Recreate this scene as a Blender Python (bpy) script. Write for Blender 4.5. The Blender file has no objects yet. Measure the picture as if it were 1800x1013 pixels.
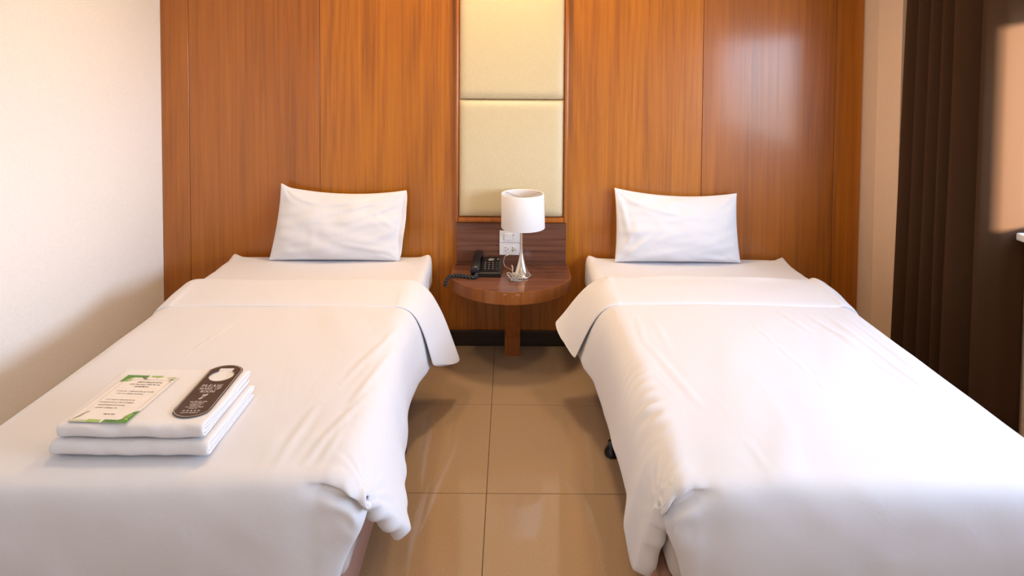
import bpy, bmesh, math, random
from math import sin, cos, pi, sqrt, exp, radians
from mathutils import Vector, Matrix, noise

# ------------------------------------------------------------------ camera
S = bpy.context.scene
COL = S.collection
F_PX, CX, CY = 1150.0, 898.1, 145.7
PITCH, ROLL = radians(2.168), radians(.358)
cd = bpy.data.cameras.new('camera'); cam = bpy.data.objects.new('camera', cd); COL.objects.link(cam)
cd.sensor_fit = 'HORIZONTAL'; cd.sensor_width = 36.0; cd.lens = F_PX/1800*36
cd.shift_x = (900-CX)/1800; cd.shift_y = (CY-506.5)/1800
cd.clip_start = .05
fwd = Vector((0, cos(PITCH), -sin(PITCH))); rt = Vector((1, 0, 0)); up = rt.cross(fwd)
R_ = rt*cos(ROLL)+up*sin(ROLL); U_ = up*cos(ROLL)-rt*sin(ROLL)
cam.matrix_world = Matrix(((R_.x, U_.x, -fwd.x, -.007), (R_.y, U_.y, -fwd.y, -3.498), (R_.z, U_.z, -fwd.z, 1.557), (0, 0, 0, 1)))
S.camera = cam

# ------------------------------------------------------------------ world, window daylight, exposure
SKY = 13.5
WIN_Y0, WIN_Y1, WIN_Z0, WIN_Z1 = -.72, -3.4, .86, 1.78      # window opening in the right wall
XR = 2.10                                                   # inner face of right wall
w = bpy.data.worlds.new('world'); S.world = w; w.use_nodes = True
bg = w.node_tree.nodes['Background']
wt = w.node_tree                # hazy daylight: bright towards the horizon, duller overhead, dull ground below
tcw = wt.nodes.new('ShaderNodeTexCoord'); sxw = wt.nodes.new('ShaderNodeSeparateXYZ'); crw = wt.nodes.new('ShaderNodeValToRGB'); mrw = wt.nodes.new('ShaderNodeMapRange')
mrw.inputs['From Min'].default_value = -1.0
wt.links.new(tcw.outputs['Generated'], sxw.inputs[0]); wt.links.new(sxw.outputs['Z'], mrw.inputs['Value']); wt.links.new(mrw.outputs[0], crw.inputs[0]); wt.links.new(crw.outputs[0], bg.inputs['Color'])
ew = crw.color_ramp.elements
ew[0].position = .46; ew[0].color = (.42, .43, .42, 1); ew[1].position = 1.0; ew[1].color = (.22, .29, .40, 1)
for p_, c_ in ((.50, (.72, .87, 1.10)), (.60, (.70, .86, 1.10)), (.72, (.38, .50, .70))):
    q_ = ew.new(p_); q_.color = (*c_, 1)
bg.inputs['Strength'].default_value = SKY
pl = bpy.data.lights.new('window_portal', 'AREA'); pl.shape = 'RECTANGLE'; pl.cycles.is_portal = True
pl.size = WIN_Y0-WIN_Y1; pl.size_y = WIN_Z1-WIN_Z0
po = bpy.data.objects.new('window_portal', pl); COL.objects.link(po)
po.location = (XR+.125, (WIN_Y0+WIN_Y1)/2, (WIN_Z0+WIN_Z1)/2)
po.rotation_euler = (pi/2, 0, pi/2)          # emits towards -X
sl = bpy.data.lights.new('low_sun', 'SUN'); sl.energy = 140.0; sl.angle = radians(1.0); sl.color = (1.0, .93, .84)     # low sun grazing the window
so = bpy.data.objects.new('low_sun', sl); COL.objects.link(so); so.rotation_euler = Vector((-.097, 1.0, -.02)).to_track_quat('-Z', 'Y').to_euler()
S.view_settings.view_transform = 'Standard'
S.view_settings.look = 'None'
S.view_settings.exposure = 0.37
S.view_settings.gamma = 1.0
S.view_settings.use_curve_mapping = False
LAMP_W = 8.0
WARM = (1.0, .68, .38)

# ------------------------------------------------------------------ materials
def nt(name):
    m = bpy.data.materials.new(name); m.use_nodes = True
    t = m.node_tree; b = t.nodes['Principled BSDF']
    return m, t, b
def N(t, typ, **k):
    n = t.nodes.new(typ)
    for a, v in k.items():
        if a in n.inputs: n.inputs[a].default_value = v
        else: setattr(n, a, v)
    return n
def bump(t, b, src, strength, dist=.002):
    bp = N(t, 'ShaderNodeBump', Strength=strength, Distance=dist)
    t.links.new(src, bp.inputs['Height']); t.links.new(bp.outputs[0], b.inputs['Normal'])
def plain(name, col, rough=.5, metal=0, spec=.5, bump_scale=0, bump_s=.1):
    m, t, b = nt(name)
    b.inputs['Base Color'].default_value = (*col, 1); b.inputs['Roughness'].default_value = rough
    b.inputs['Metallic'].default_value = metal; b.inputs['Specular IOR Level'].default_value = spec
    tc = N(t, 'ShaderNodeTexCoord')
    n = N(t, 'ShaderNodeTexNoise', Scale=bump_scale or 30.0, Detail=3.0); t.links.new(tc.outputs['Object'], n.inputs['Vector'])
    mx = N(t, 'ShaderNodeMix', data_type='RGBA', blend_type='MULTIPLY'); mx.inputs[0].default_value = .12
    mx.inputs[6].default_value = (*col, 1); t.links.new(n.outputs['Fac'], mx.inputs[7]); t.links.new(mx.outputs[2], b.inputs['Base Color'])
    if bump_scale: bump(t, b, n.outputs['Fac'], bump_s)
    return m
def cloth(name, col, scale=900, strength=.12, big=.0):
    m, t, b = nt(name)
    b.inputs['Base Color'].default_value = (*col, 1); b.inputs['Roughness'].default_value = .92
    b.inputs['Specular IOR Level'].default_value = .15
    b.inputs['Sheen Weight'].default_value = .1
    tc = N(t, 'ShaderNodeTexCoord')
    n1 = N(t, 'ShaderNodeTexNoise', Scale=scale, Detail=1.0)
    mp = N(t, 'ShaderNodeMapping'); mp.inputs['Scale'].default_value = (1, 1, 1)
    t.links.new(tc.outputs['Object'], mp.inputs[0]); t.links.new(mp.outputs[0], n1.inputs['Vector'])
    n2 = N(t, 'ShaderNodeTexNoise', Scale=9.0, Detail=4.0, Distortion=.9)
    mp2 = N(t, 'ShaderNodeMapping'); mp2.inputs['Rotation'].default_value = (0, 0, .6); mp2.inputs['Scale'].default_value = (1, .35, 1)
    t.links.new(tc.outputs['Object'], mp2.inputs[0]); t.links.new(mp2.outputs[0], n2.inputs['Vector'])
    b1 = N(t, 'ShaderNodeBump', Strength=strength, Distance=.0006); t.links.new(n1.outputs['Fac'], b1.inputs['Height'])
    b2 = N(t, 'ShaderNodeBump', Strength=big, Distance=.012); t.links.new(n2.outputs['Fac'], b2.inputs['Height'])
    t.links.new(b1.outputs[0], b2.inputs['Normal']); t.links.new(b2.outputs[0], b.inputs['Normal'])
    return m
def wood(name, dark, mid, light, rough, axis='Z', scale=1.0, coat=0.0, rand=True, streak=1.0):
    m, t, b = nt(name)
    tc = N(t, 'ShaderNodeTexCoord'); oi = N(t, 'ShaderNodeObjectInfo')
    off = N(t, 'ShaderNodeVectorMath', operation='SCALE'); off.inputs[0].default_value = (7.3, 1.0, 3.1)
    if rand: t.links.new(oi.outputs['Random'], off.inputs['Scale'])
    else: off.inputs['Scale'].default_value = 0
    add = N(t, 'ShaderNodeVectorMath', operation='ADD'); t.links.new(tc.outputs['Object'], add.inputs[0]); t.links.new(off.outputs[0], add.inputs[1])
    mp = N(t, 'ShaderNodeMapping')
    sc = {'Z': (1, 1, .025), 'X': (.03, 1, 1), 'Y': (1, .03, 1)}[axis]
    mp.inputs['Scale'].default_value = tuple(s*scale for s in sc)
    t.links.new(add.outputs[0], mp.inputs[0])
    fine = N(t, 'ShaderNodeTexNoise', Scale=70.0, Detail=6.0, Roughness=.65, Distortion=.3); t.links.new(mp.outputs[0], fine.inputs['Vector'])
    broad = N(t, 'ShaderNodeTexNoise', Scale=3.2, Detail=2.0, Distortion=.6); t.links.new(mp.outputs[0], broad.inputs['Vector'])
    # cathedral grain: contour lines of a smooth stretched field
    mp3 = N(t, 'ShaderNodeMapping'); mp3.inputs['Scale'].default_value = tuple(s*scale for s in {'Z': (1, 1, .06), 'X': (.06, 1, 1), 'Y': (1, .06, 1)}[axis])
    t.links.new(add.outputs[0], mp3.inputs[0])
    field = N(t, 'ShaderNodeTexNoise', Scale=2.2, Detail=1.0); t.links.new(mp3.outputs[0], field.inputs['Vector'])
    mul = N(t, 'ShaderNodeMath', operation='MULTIPLY'); mul.inputs[1].default_value = 130.0; t.links.new(field.outputs['Fac'], mul.inputs[0])
    sn = N(t, 'ShaderNodeMath', operation='SINE'); t.links.new(mul.outputs[0], sn.inputs[0])
    m1 = N(t, 'ShaderNodeMath', operation='MULTIPLY_ADD'); m1.inputs[1].default_value = .05*streak; m1.inputs[2].default_value = 0.0
    t.links.new(sn.outputs[0], m1.inputs[0])
    a1 = N(t, 'ShaderNodeMath', operation='MULTIPLY_ADD'); a1.inputs[1].default_value = .62; t.links.new(fine.outputs['Fac'], a1.inputs[0]); t.links.new(m1.outputs[0], a1.inputs[2])
    a2 = N(t, 'ShaderNodeMath', operation='MULTIPLY_ADD'); a2.inputs[1].default_value = .42; t.links.new(broad.outputs['Fac'], a2.inputs[0]); t.links.new(a1.outputs[0], a2.inputs[2])
    cr = N(t, 'ShaderNodeValToRGB'); e = cr.color_ramp.elements
    e[0].position = .33; e[0].color = (*dark, 1); e[1].position = .72; e[1].color = (*light, 1)
    x = e.new(.52); x.color = (*mid, 1)
    t.links.new(a2.outputs[0], cr.inputs[0]); t.links.new(cr.outputs[0], b.inputs['Base Color'])
    b.inputs['Roughness'].default_value = rough
    b.inputs['Coat Weight'].default_value = coat; b.inputs['Coat Roughness'].default_value = .14
    bump(t, b, fine.outputs['Fac'], .10, .0006)
    if coat:
        wv = N(t, 'ShaderNodeTexNoise', Scale=3.0, Detail=1.0); t.links.new(tc.outputs['Object'], wv.inputs['Vector'])
        cb1 = N(t, 'ShaderNodeBump', Strength=.12, Distance=.003); t.links.new(wv.outputs['Fac'], cb1.inputs['Height'])
        cb = N(t, 'ShaderNodeBump', Strength=.10, Distance=.00015); t.links.new(fine.outputs['Fac'], cb.inputs['Height'])
        t.links.new(cb1.outputs[0], cb.inputs['Normal']); t.links.new(cb.outputs[0], b.inputs['Coat Normal'])
    return m

M = {}
M['wall'] = plain('wall_paint', (.94, .915, .88), .85, spec=.2, bump_scale=120, bump_s=.015)
M['wallwarm'] = plain('wall_paint_beige', (.80, .60, .43), .85, spec=.2, bump_scale=120, bump_s=.05)
M['ceil'] = plain('ceiling_paint', (.86, .84, .80), .9, spec=.1, bump_scale=80, bump_s=.05)
M['veneer'] = wood('orange_teak_veneer', (.25, .070, .002), (.42, .130, .002), (.54, .185, .003), .40, 'Z', 1.0, coat=.55, streak=.8)
M['veneer_plain'] = wood('brown_teak_veneer', (.22, .062, .003), (.36, .106, .004), (.45, .142, .006), .40, 'Z', .8, coat=.55, streak=.45)
M['mould'] = wood('teak_moulding', (.22, .06, .005), (.36, .10, .006), (.44, .14, .010), .28, 'Z', 1.0, coat=.3)
M['walnut'] = wood('walnut_laminate', (.075, .028, .017), (.160, .064, .038), (.235, .105, .065), .25, 'X', 1.0, coat=0.0, rand=False, streak=.7)
M['band'] = wood('teak_edge_band', (.20, .06, .012), (.30, .092, .016), (.38, .13, .025), .35, 'Z', .9)
M['darkwood'] = wood('dark_skirting', (.012, .006, .004), (.022, .011, .008), (.035, .018, .012), .35, 'X')
M['white'] = cloth('white_cotton', (.70, .705, .745), 1100, .10, .17)
M['sheet'] = cloth('white_sheet', (.70, .70, .74), 1100, .10, .14)
M['pillowc'] = cloth('white_pillowcase', (.74, .745, .785), 1100, .10, .26)
M['towel'] = cloth('white_terry', (.76, .755, .78), 520, .9, .06)
M['basefab'] = cloth('mauve_brown_upholstery', (.36, .20, .15), 700, .2, .05)
M['mattfab'] = cloth('grey_ticking', (.50, .46, .43), 700, .2, .02)
M['curtain'] = cloth('brown_curtain', (.055, .026, .012), 600, .25, .0)
M['curtain'].node_tree.nodes['Principled BSDF'].inputs['Sheen Weight'].default_value = 0
M['shade'] = cloth('lamp_shade_linen', (.84, .82, .81), 900, .15, .0)
M['chrome'] = plain('brushed_nickel', (.72, .66, .60), .22, metal=1.0)
M['black'] = plain('black_plastic', (.010, .010, .011), .28, bump_scale=400, bump_s=.04)
M['rubber'] = plain('dark_grey_cord', (.03, .03, .034), .45)
M['plastic'] = plain('white_plastic', (.82, .80, .78), .35)
M['hole'] = plain('black_slot', (.01, .01, .01), .6)
M['legend'] = plain('pale_grey_print', (.55, .55, .52), .5)
M['cord'] = plain('clear_grey_cord', (.58, .52, .46), .25)
M['foot'] = plain('black_bed_foot', (.008, .008, .008), .25)
M['alu'] = plain('dark_window_frame', (.03, .028, .026), .4)
M['sill'] = plain('white_sill', (.75, .72, .68), .4)
M['card'] = plain('card_paper', (.86, .82, .77), .6)
M['ink'] = plain('grey_ink', (.16, .13, .12), .7)
M['ink2'] = plain('fine_grey_line', (.42, .40, .38), .7)
M['green'] = plain('leaf_green_print', (.10, .30, .06), .6)
M['lime'] = plain('lime_green_print', (.36, .56, .14), .6)
M['pale'] = plain('pale_sage_print', (.55, .60, .40), .6)
M['tag'] = plain('dark_brown_card', (.068, .042, .033), .42)
M['tagedge'] = plain('dark_card_edge', (.03, .022, .03), .4)
M['tagwhite'] = plain('white_print', (.78, .74, .72), .6)
M['grout'] = plain('grout', (.14, .095, .06), .9)
M['metalwhite'] = plain('white_metal', (.8, .8, .78), .35)
# floor tile
m, t, b = nt('polished_beige_tile')
tc = N(t, 'ShaderNodeTexCoord')
n = N(t, 'ShaderNodeTexNoise', Scale=220.0, Detail=2.0); t.links.new(tc.outputs['Object'], n.inputs['Vector'])
cr = N(t, 'ShaderNodeValToRGB'); cr.color_ramp.elements[0].color = (.37, .265, .172, 1); cr.color_ramp.elements[1].color = (.44, .325, .215, 1)
cr.color_ramp.elements[0].position = .3; cr.color_ramp.elements[1].position = .7
t.links.new(n.outputs['Fac'], cr.inputs[0]); t.links.new(cr.outputs[0], b.inputs['Base Color'])
b.inputs['Roughness'].default_value = .06; b.inputs['Specular IOR Level'].default_value = .6
M['tile'] = m
# cream woven vinyl
m, t, b = nt('cream_woven_vinyl')
tc = N(t, 'ShaderNodeTexCoord'); mp = N(t, 'ShaderNodeMapping'); mp.inputs['Rotation'].default_value = (0, radians(45), 0)
t.links.new(tc.outputs['Object'], mp.inputs[0])
sx = N(t, 'ShaderNodeSeparateXYZ'); t.links.new(mp.outputs[0], sx.inputs[0])
cb = N(t, 'ShaderNodeCombineXYZ'); t.links.new(sx.outputs['X'], cb.inputs['X']); t.links.new(sx.outputs['Z'], cb.inputs['Y'])
bt = N(t, 'ShaderNodeTexBrick', Scale=1.0); bt.inputs['Brick Width'].default_value = .016; bt.inputs['Row Height'].default_value = .006; bt.inputs['Mortar Size'].default_value = .0012
bt.inputs['Color1'].default_value = (.84, .73, .49, 1); bt.inputs['Color2'].default_value = (.80, .69, .45, 1); bt.inputs['Mortar'].default_value = (.52, .42, .24, 1)
t.links.new(cb.outputs[0], bt.inputs['Vector']); t.links.new(bt.outputs['Color'], b.inputs['Base Color'])
b.inputs['Roughness'].default_value = .42
iv = N(t, 'ShaderNodeMath', operation='SUBTRACT'); iv.inputs[0].default_value = 1.0; t.links.new(bt.outputs['Fac'], iv.inputs[1])
bump(t, b, iv.outputs[0], .4, .0008)
M['vinyl'] = m
# glass
m = bpy.data.materials.new('window_glass'); m.use_nodes = True; t = m.node_tree; t.nodes.clear()
o = N(t, 'ShaderNodeOutputMaterial'); tr = N(t, 'ShaderNodeBsdfTransparent'); gl = N(t, 'ShaderNodeBsdfGlossy', Roughness=.02); lw = N(t, 'ShaderNodeLayerWeight', Blend=.5); pw = N(t, 'ShaderNodeMath', operation='POWER'); pw.inputs[1].default_value = 5.0; t.links.new(lw.outputs['Facing'], pw.inputs[0]); fr = N(t, 'ShaderNodeMath', operation='MULTIPLY_ADD'); fr.inputs[1].default_value = .92; fr.inputs[2].default_value = .03; t.links.new(pw.outputs[0], fr.inputs[0]); mi = N(t, 'ShaderNodeMixShader')
t.links.new(fr.outputs[0], mi.inputs[0]); t.links.new(tr.outputs[0], mi.inputs[1]); t.links.new(gl.outputs[0], mi.inputs[2]); t.links.new(mi.outputs[0], o.inputs[0])
M['glass'] = m
m, t, b = nt('lamp_diffuser'); b.inputs['Emission Color'].default_value = (*WARM, 1); b.inputs['Emission Strength'].default_value = 3.0
M['diffuser'] = m

# ------------------------------------------------------------------ helpers
def obj(name, bm, mat, parent=None, smooth=False, mods=()):
    me = bpy.data.meshes.new(name)
    if isinstance(bm, bmesh.types.BMesh):
        bmesh.ops.recalc_face_normals(bm, faces=bm.faces); bm.to_mesh(me); bm.free()
    else:
        me.from_pydata(bm[0], [], bm[1]); me.update()
        b2 = bmesh.new(); b2.from_mesh(me); bmesh.ops.remove_doubles(b2, verts=b2.verts, dist=1e-6); bmesh.ops.recalc_face_normals(b2, faces=b2.faces); b2.to_mesh(me); b2.free()
    o = bpy.data.objects.new(name, me); COL.objects.link(o)
    if mat: me.materials.append(M[mat] if isinstance(mat, str) else mat)
    if smooth:
        for p in me.polygons: p.use_smooth = True
    for md in mods:
        if md[0] == 'sub':
            x = o.modifiers.new('sub', 'SUBSURF'); x.levels = x.render_levels = md[1]
        elif md[0] == 'sol':
            x = o.modifiers.new('sol', 'SOLIDIFY'); x.thickness = md[1]; x.offset = md[2] if len(md) > 2 else 0
    if parent is not None:
        o.parent = parent; o.matrix_parent_inverse = parent.matrix_world.inverted() if False else Matrix.Translation(-parent.location)
    return o
def tag(o, label, cat, group=None):
    o['label'] = label; o['category'] = cat
    if group: o['group'] = group
    return o
def thing(name, label, cat, loc=(0, 0, 0), group=None):
    o = bpy.data.objects.new(name, None); COL.objects.link(o); o.location = loc; o.empty_display_size = .1
    return tag(o, label, cat, group)
def struct(name, bm, mat, **k):
    o = obj(name, bm, mat, **k); o['kind'] = 'structure'; return o
def box(bm, x0, x1, y0, y1, z0, z1, bev=0, seg=2):
    r = bmesh.ops.create_cube(bm, size=1)
    vs = r['verts']
    for v in vs:
        v.co = Vector(((x0+x1)/2+v.co.x*(x1-x0), (y0+y1)/2+v.co.y*(y1-y0), (z0+z1)/2+v.co.z*(z1-z0)))
    if bev:
        es = list({e for v in vs for e in v.link_edges})
        bmesh.ops.bevel(bm, geom=es, offset=bev, segments=seg, profile=.5, affect='EDGES')
    return bm
def boxm(*a, **k):
    return box(bmesh.new(), *a, **k)
def lathe(bm, prof, c=(0, 0, 0), seg=40):
    rings = []
    for r, z in prof:
        rings.append([bm.verts.new((c[0]+max(r, 1e-5)*cos(2*pi*i/seg), c[1]+max(r, 1e-5)*sin(2*pi*i/seg), c[2]+z)) for i in range(seg)])
    for a, b in zip(rings, rings[1:]):
        for i in range(seg):
            bm.faces.new((a[i], a[(i+1) % seg], b[(i+1) % seg], b[i]))
    return bm, rings
def tube(bm, pts, r, seg=8, cap=True):
    pts = [Vector(p) for p in pts]; rings = []
    up = Vector((0, 0, 1)); prevn = None
    for i, p in enumerate(pts):
        d = (pts[min(i+1, len(pts)-1)]-pts[max(i-1, 0)])
        if d.length < 1e-9: d = Vector((1, 0, 0))
        d.normalize()
        n = (prevn - d*prevn.dot(d)) if prevn else d.cross(up if abs(d.z) < .9 else Vector((1, 0, 0)))
        if n.length < 1e-6: n = d.orthogonal()
        n.normalize(); prevn = n; bn = d.cross(n)
        rr = r[i] if isinstance(r, (list, tuple)) else r
        rings.append([bm.verts.new(p+n*rr*cos(2*pi*k/seg)+bn*rr*sin(2*pi*k/seg)) for k in range(seg)])
    for a, b in zip(rings, rings[1:]):
        for k in range(seg): bm.faces.new((a[k], a[(k+1) % seg], b[(k+1) % seg], b[k]))
    if cap:
        bm.faces.new(rings[0][::-1]); bm.faces.new(rings[-1])
    return bm
def spline(pts, n=12):
    """Catmull-Rom through the points"""
    P = [Vector(p) for p in pts]; P = [2*P[0]-P[1]]+P+[2*P[-1]-P[-2]]; out = []
    for i in range(1, len(P)-2):
        for k in range(n):
            u = k/n; a, b, c, d = P[i-1], P[i], P[i+1], P[i+2]
            out.append(.5*((2*b)+(c-a)*u+(2*a-5*b+4*c-d)*u*u+(3*b-a-3*c+d)*u**3))
    out.append(P[-2]); return out
def rbox(x0, x1, y0, y1, z0, z1, r, n=(10, 10, 4), fn=None):
    """rounded box with evenly gridded faces, fn(co, normal)->offset along the normal"""
    C = Vector(((x0+x1)/2, (y0+y1)/2, (z0+z1)/2)); H = Vector(((x1-x0)/2, (y1-y0)/2, (z1-z0)/2))
    V = []; Fc = []
    for ax in range(3):
        a, b = [(1, 2), (2, 0), (0, 1)][ax]
        def coords(k):
            h = H[k]; rr = min(r, h*.98); m = n[k]
            return [-h+rr*(1-cos(pi/2*i/3)) for i in range(3)]+[-(h-rr)+2*(h-rr)*i/m for i in range(m+1)]+[h-rr*(1-cos(pi/2*i/3)) for i in (2, 1, 0)]
        ca, cb_ = coords(a), coords(b)
        for s in (-1, 1):
            base = len(V)
            for ua in ca:
                for ub in cb_:
                    p = Vector((0, 0, 0)); p[ax] = s*H[ax]; p[a] = ua; p[b] = ub
                    q = Vector([max(-(H[k]-min(r, H[k]*.98)), min(H[k]-min(r, H[k]*.98), p[k])) for k in range(3)])
                    d = p-q; nn = d.normalized() if d.length > 1e-9 else Vector((0, 0, 1))
                    co = C+q+nn*r
                    if fn: co = co+nn*fn(co, nn)
                    V.append(tuple(co))
            m = len(cb_)
            for i in range(len(ca)-1):
                for j in range(m-1):
                    f = (base+i*m+j, base+(i+1)*m+j, base+(i+1)*m+j+1, base+i*m+j+1)
                    Fc.append(f if s > 0 else f[::-1])
    return V, Fc
def table(tab, x):
    if x >= tab[0][0]: return tab[0][1]
    for (a, va), (b, vb) in zip(tab, tab[1:]):
        if b <= x <= a:
            u = (a-x)/(a-b); u = u*u*(3-2*u); return va+(vb-va)*u
    return tab[-1][1]
def sm(a, b, x):
    u = max(0, min(1, (x-a)/(b-a))); return u*u*(3-2*u)
def nz(x, y, z=0): return noise.noise(Vector((x, y, z)))

# ------------------------------------------------------------------ room shell
XL, YF, ZC = -1.88, -4.9, 2.62
floor = struct('floor', boxm(XL-.1, XR+.1, YF-.1, .12, -.06, -.003), 'grout')
tile_me = None
for i in range(-3, 5):
    for j in range(0, 9):
        x0, y1 = -.085+.6*i, -.015-.6*j
        x0c, x1c = max(x0+.0012, XL), min(x0+.6-.0012, XR); y1c, y0c = y1-.0012, max(y1-.6+.0012, YF)
        if x1c-x0c < .02 or y1c-y0c < .02: continue
        full = abs(x1c-x0c-.5976) < 1e-4 and abs(y1c-y0c-.5976) < 1e-4
        if full and tile_me:
            o = bpy.data.objects.new('tile', tile_me); COL.objects.link(o); o.parent = floor
        else:
            hx, hy = (x1c-x0c)/2, (y1c-y0c)/2
            o = obj('tile', boxm(-hx, hx, -hy, hy, -.003, 0, bev=.0008, seg=1), 'tile'); o.parent = floor
            if full: tile_me = o.data
        o.location = ((x0c+x1c)/2, (y0c+y1c)/2, 0)
struct('ceiling', boxm(XL-.1, XR+.1, YF-.1, .12, ZC, ZC+.08), 'ceil')
struct('wall_left', boxm(XL-.1, XL, YF-.1, .12, 0, ZC), 'wall')
struct('wall_front', boxm(XL, XR, YF-.1, YF, 0, ZC), 'wall')
wall_back = struct('wall_back', boxm(XL, XR, .014, .12, 0, ZC), 'wallwarm')
bm = bmesh.new()
TH = .12
for a in ((YF-.1, WIN_Y1, 0, ZC), (WIN_Y0, .12, 0, ZC), (WIN_Y1, WIN_Y0, 0, WIN_Z0), (WIN_Y1, WIN_Y0, WIN_Z1, ZC)):
    box(bm, XR, XR+TH, a[0], a[1], a[2], a[3])
box(bm, 1.96, XR+.001, -.20, .0139, 0, ZC)
struct('wall_right', bm, 'wallwarm')
# veneer panels
seams = [(-1.879, -1.731), (-1.731, -1.031), (-1.031, -.02), (-.02, 1.02), (1.02, 1.731), (1.731, 1.876)]
tilts = [0, 0, 0, 0, 0, 0]
for k, (a, b) in enumerate(seams):
    cxx = (a+b)/2; h = (b-a)/2-.0012
    o = obj('wood_panel', boxm(-h, h, 0, .014, 0, ZC, bev=.0012, seg=1), 'veneer' if k in (2, 3) else 'veneer_plain'); o.parent = wall_back; o.location = (cxx, 0, 0)
bm = bmesh.new(); box(bm, XL, -.34, -.014, -.0005, 0, .082, bev=.003); box(bm, -.34, .34, -.014, -.0005, 0, .082, bev=.003); box(bm, .34, 1.96, -.014, -.0005, 0, .082, bev=.003)
struct('baseboard_back', bm, 'darkwood')

# window in the right wall
win = bpy.data.objects.new('window_1', None); COL.objects.link(win); win['kind'] = 'structure'; win.location = (XR+.1, (WIN_Y0+WIN_Y1)/2, WIN_Z0)
bm = bmesh.new(); fw = .04
yc = -1.5
for a in ((WIN_Y1, WIN_Y0, WIN_Z0, WIN_Z0+fw), (WIN_Y1, WIN_Y0, WIN_Z1-fw, WIN_Z1), (WIN_Y1, WIN_Y1+fw, WIN_Z0+fw, WIN_Z1-fw), (WIN_Y0-fw, WIN_Y0, WIN_Z0+fw, WIN_Z1-fw), (yc-fw/2, yc+fw/2, WIN_Z0+fw, WIN_Z1-fw)):
    box(bm, XR+.06, XR+.11, a[0], a[1], a[2], a[3])
obj('window_frame', bm, 'alu', win)
for a, b in ((WIN_Y1+fw, yc-fw/2), (yc+fw/2, WIN_Y0-fw)):
    obj('pane', boxm(XR+.083, XR+.087, a, b, WIN_Z0+fw, WIN_Z1-fw), 'glass', win)
obj('window_sill', boxm(XR-.05, XR+.06, WIN_Y1-.04, WIN_Y0+.04, WIN_Z0-.03, WIN_Z0, bev=.006), 'sill', win)

# ------------------------------------------------------------------ ceiling downlights (the room's lamps, and one added fill lamp at the rear)
def downlight(x, y, power, label):
    t = thing('ceiling_downlight', label, 'ceiling light', (x, y, ZC), 'recessed ceiling downlights')
    bm, _ = lathe(bmesh.new(), [(.165, 0), (.165, -.008), (.158, -.014), (.146, -.014), (.142, -.004), (.142, 0)], (x, y, ZC), 32)
    obj('trim_ring', bm, 'metalwhite', t, True)
    bm, r = lathe(bmesh.new(), [(.0, -.004), (.07, -.004), (.141, -.003)], (x, y, ZC), 32)
    obj('diffuser', bm, 'diffuser', t)
    l = bpy.data.lights.new('downlight_lamp', 'AREA'); l.shape = 'DISK'; l.size = .28; l.energy = power; l.color = WARM; l.spread = radians(160)
    lo = bpy.data.objects.new('downlight_lamp', l); COL.objects.link(lo); lo.location = (0, 0, -.016); lo.parent = t
downlight(-.02, -.30, LAMP_W*1.5, 'round warm ceiling downlight above the nightstand')
downlight(-.95, -.95, LAMP_W*.85, 'round warm ceiling downlight above the bed carrying the towels')
downlight(.95, -.95, LAMP_W*.75, 'round warm ceiling downlight above the bed beside the curtain')
downlight(0, -3.9, LAMP_W*.9, 'added round warm fill downlight beyond the foot of both beds')  # unseen fill lamp, added to warm the foot faces of the duvets

# ------------------------------------------------------------------ upholstered strip on the wood wall
PX0, PX1 = -.305, .300
t = thing('upholstered_wall_panel', 'tall cream padded woven panel in teak moulding above the nightstand', 'wall panel', (0, 0, .674))
def pad(z0, z1):
    V = []; Fc = []; nx, nzv = 22, 26; x0, x1 = PX0+.020, PX1-.020
    for j in range(nzv+1):
        for i in range(nx+1):
            u, v = i/nx, j/nzv
            u = .5-.5*cos(pi*u); v = .5-.5*cos(pi*v)
            d = (1-(1-min(1, min(u, 1-u)*(x1-x0)/.05))**2.2)*(1-(1-min(1, min(v, 1-v)*(z1-z0)/.04))**2.2)
            V.append((x0+u*(x1-x0), -.004-.026*max(0, d)**.6, z0+.0008+v*(z1-z0-.0016)))
    for j in range(nzv):
        for i in range(nx):
            a = j*(nx+1)+i; Fc.append((a, a+1, a+nx+2, a+nx+1))
    return V, Fc
for a, b in ((.703, 1.336), (1.336, 1.969), (1.969, 2.600)):
    obj('cushion', pad(a, b), 'vinyl', t, True, [('sol', .004, -1)])
for nm, (x0, x1, z0, z1) in {'l': (PX0, PX0+.020, .674, 2.615), 'r': (PX1-.020, PX1, .674, 2.615), 'b': (PX0+.020, PX1-.020, .674, .703)}.items():
    bm = boxm(x0, x1, -.024, -.0005, z0, z1, bev=.004)
    if nm == 'b': box(bm, x0, x1, -.031, -.0245, z0+.006, z1-.007, bev=.003)
    elif nm == 'l': box(bm, x0+.006, x1-.004, -.031, -.0245, z0+.006, z1, bev=.003)
    else: box(bm, x0+.004, x1-.006, -.031, -.0245, z0+.006, z1, bev=.003)
    obj('frame_moulding', bm, 'mould', t)

# ------------------------------------------------------------------ nightstand
NZ = .442
t = thing('nightstand', 'half-round walnut wall nightstand with teak edge and single square leg', 'nightstand', (.008, -.15, 0))
obj('back_panel', boxm(-.293, .294, -.020, -.0008, NZ, .672, bev=.001, seg=1), 'walnut', t)
def halfround(hw, y_side, y_front, z0, z1, n=40):
    h = y_side-y_front; R = (hw*hw+h*h)/(2*h); cy = y_front+R; a0 = math.asin(hw/R)
    pts = [(hw, -.0008)]+[(R*sin(a0-2*a0*i/n), cy-R*cos(a0-2*a0*i/n)) for i in range(n+1)]+[(-hw, -.0008)]
    return pts
def prism(pts, z0, z1):
    bm = bmesh.new()
    a = [bm.verts.new((x, y, z0)) for x, y in pts]; b = [bm.verts.new((x, y, z1)) for x, y in pts]
    bm.faces.new(a[::-1]); bm.faces.new(b)
    for i in range(len(pts)):
        j = (i+1) % len(pts); bm.faces.new((a[i], a[j], b[j], b[i]))
    return bm
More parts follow.
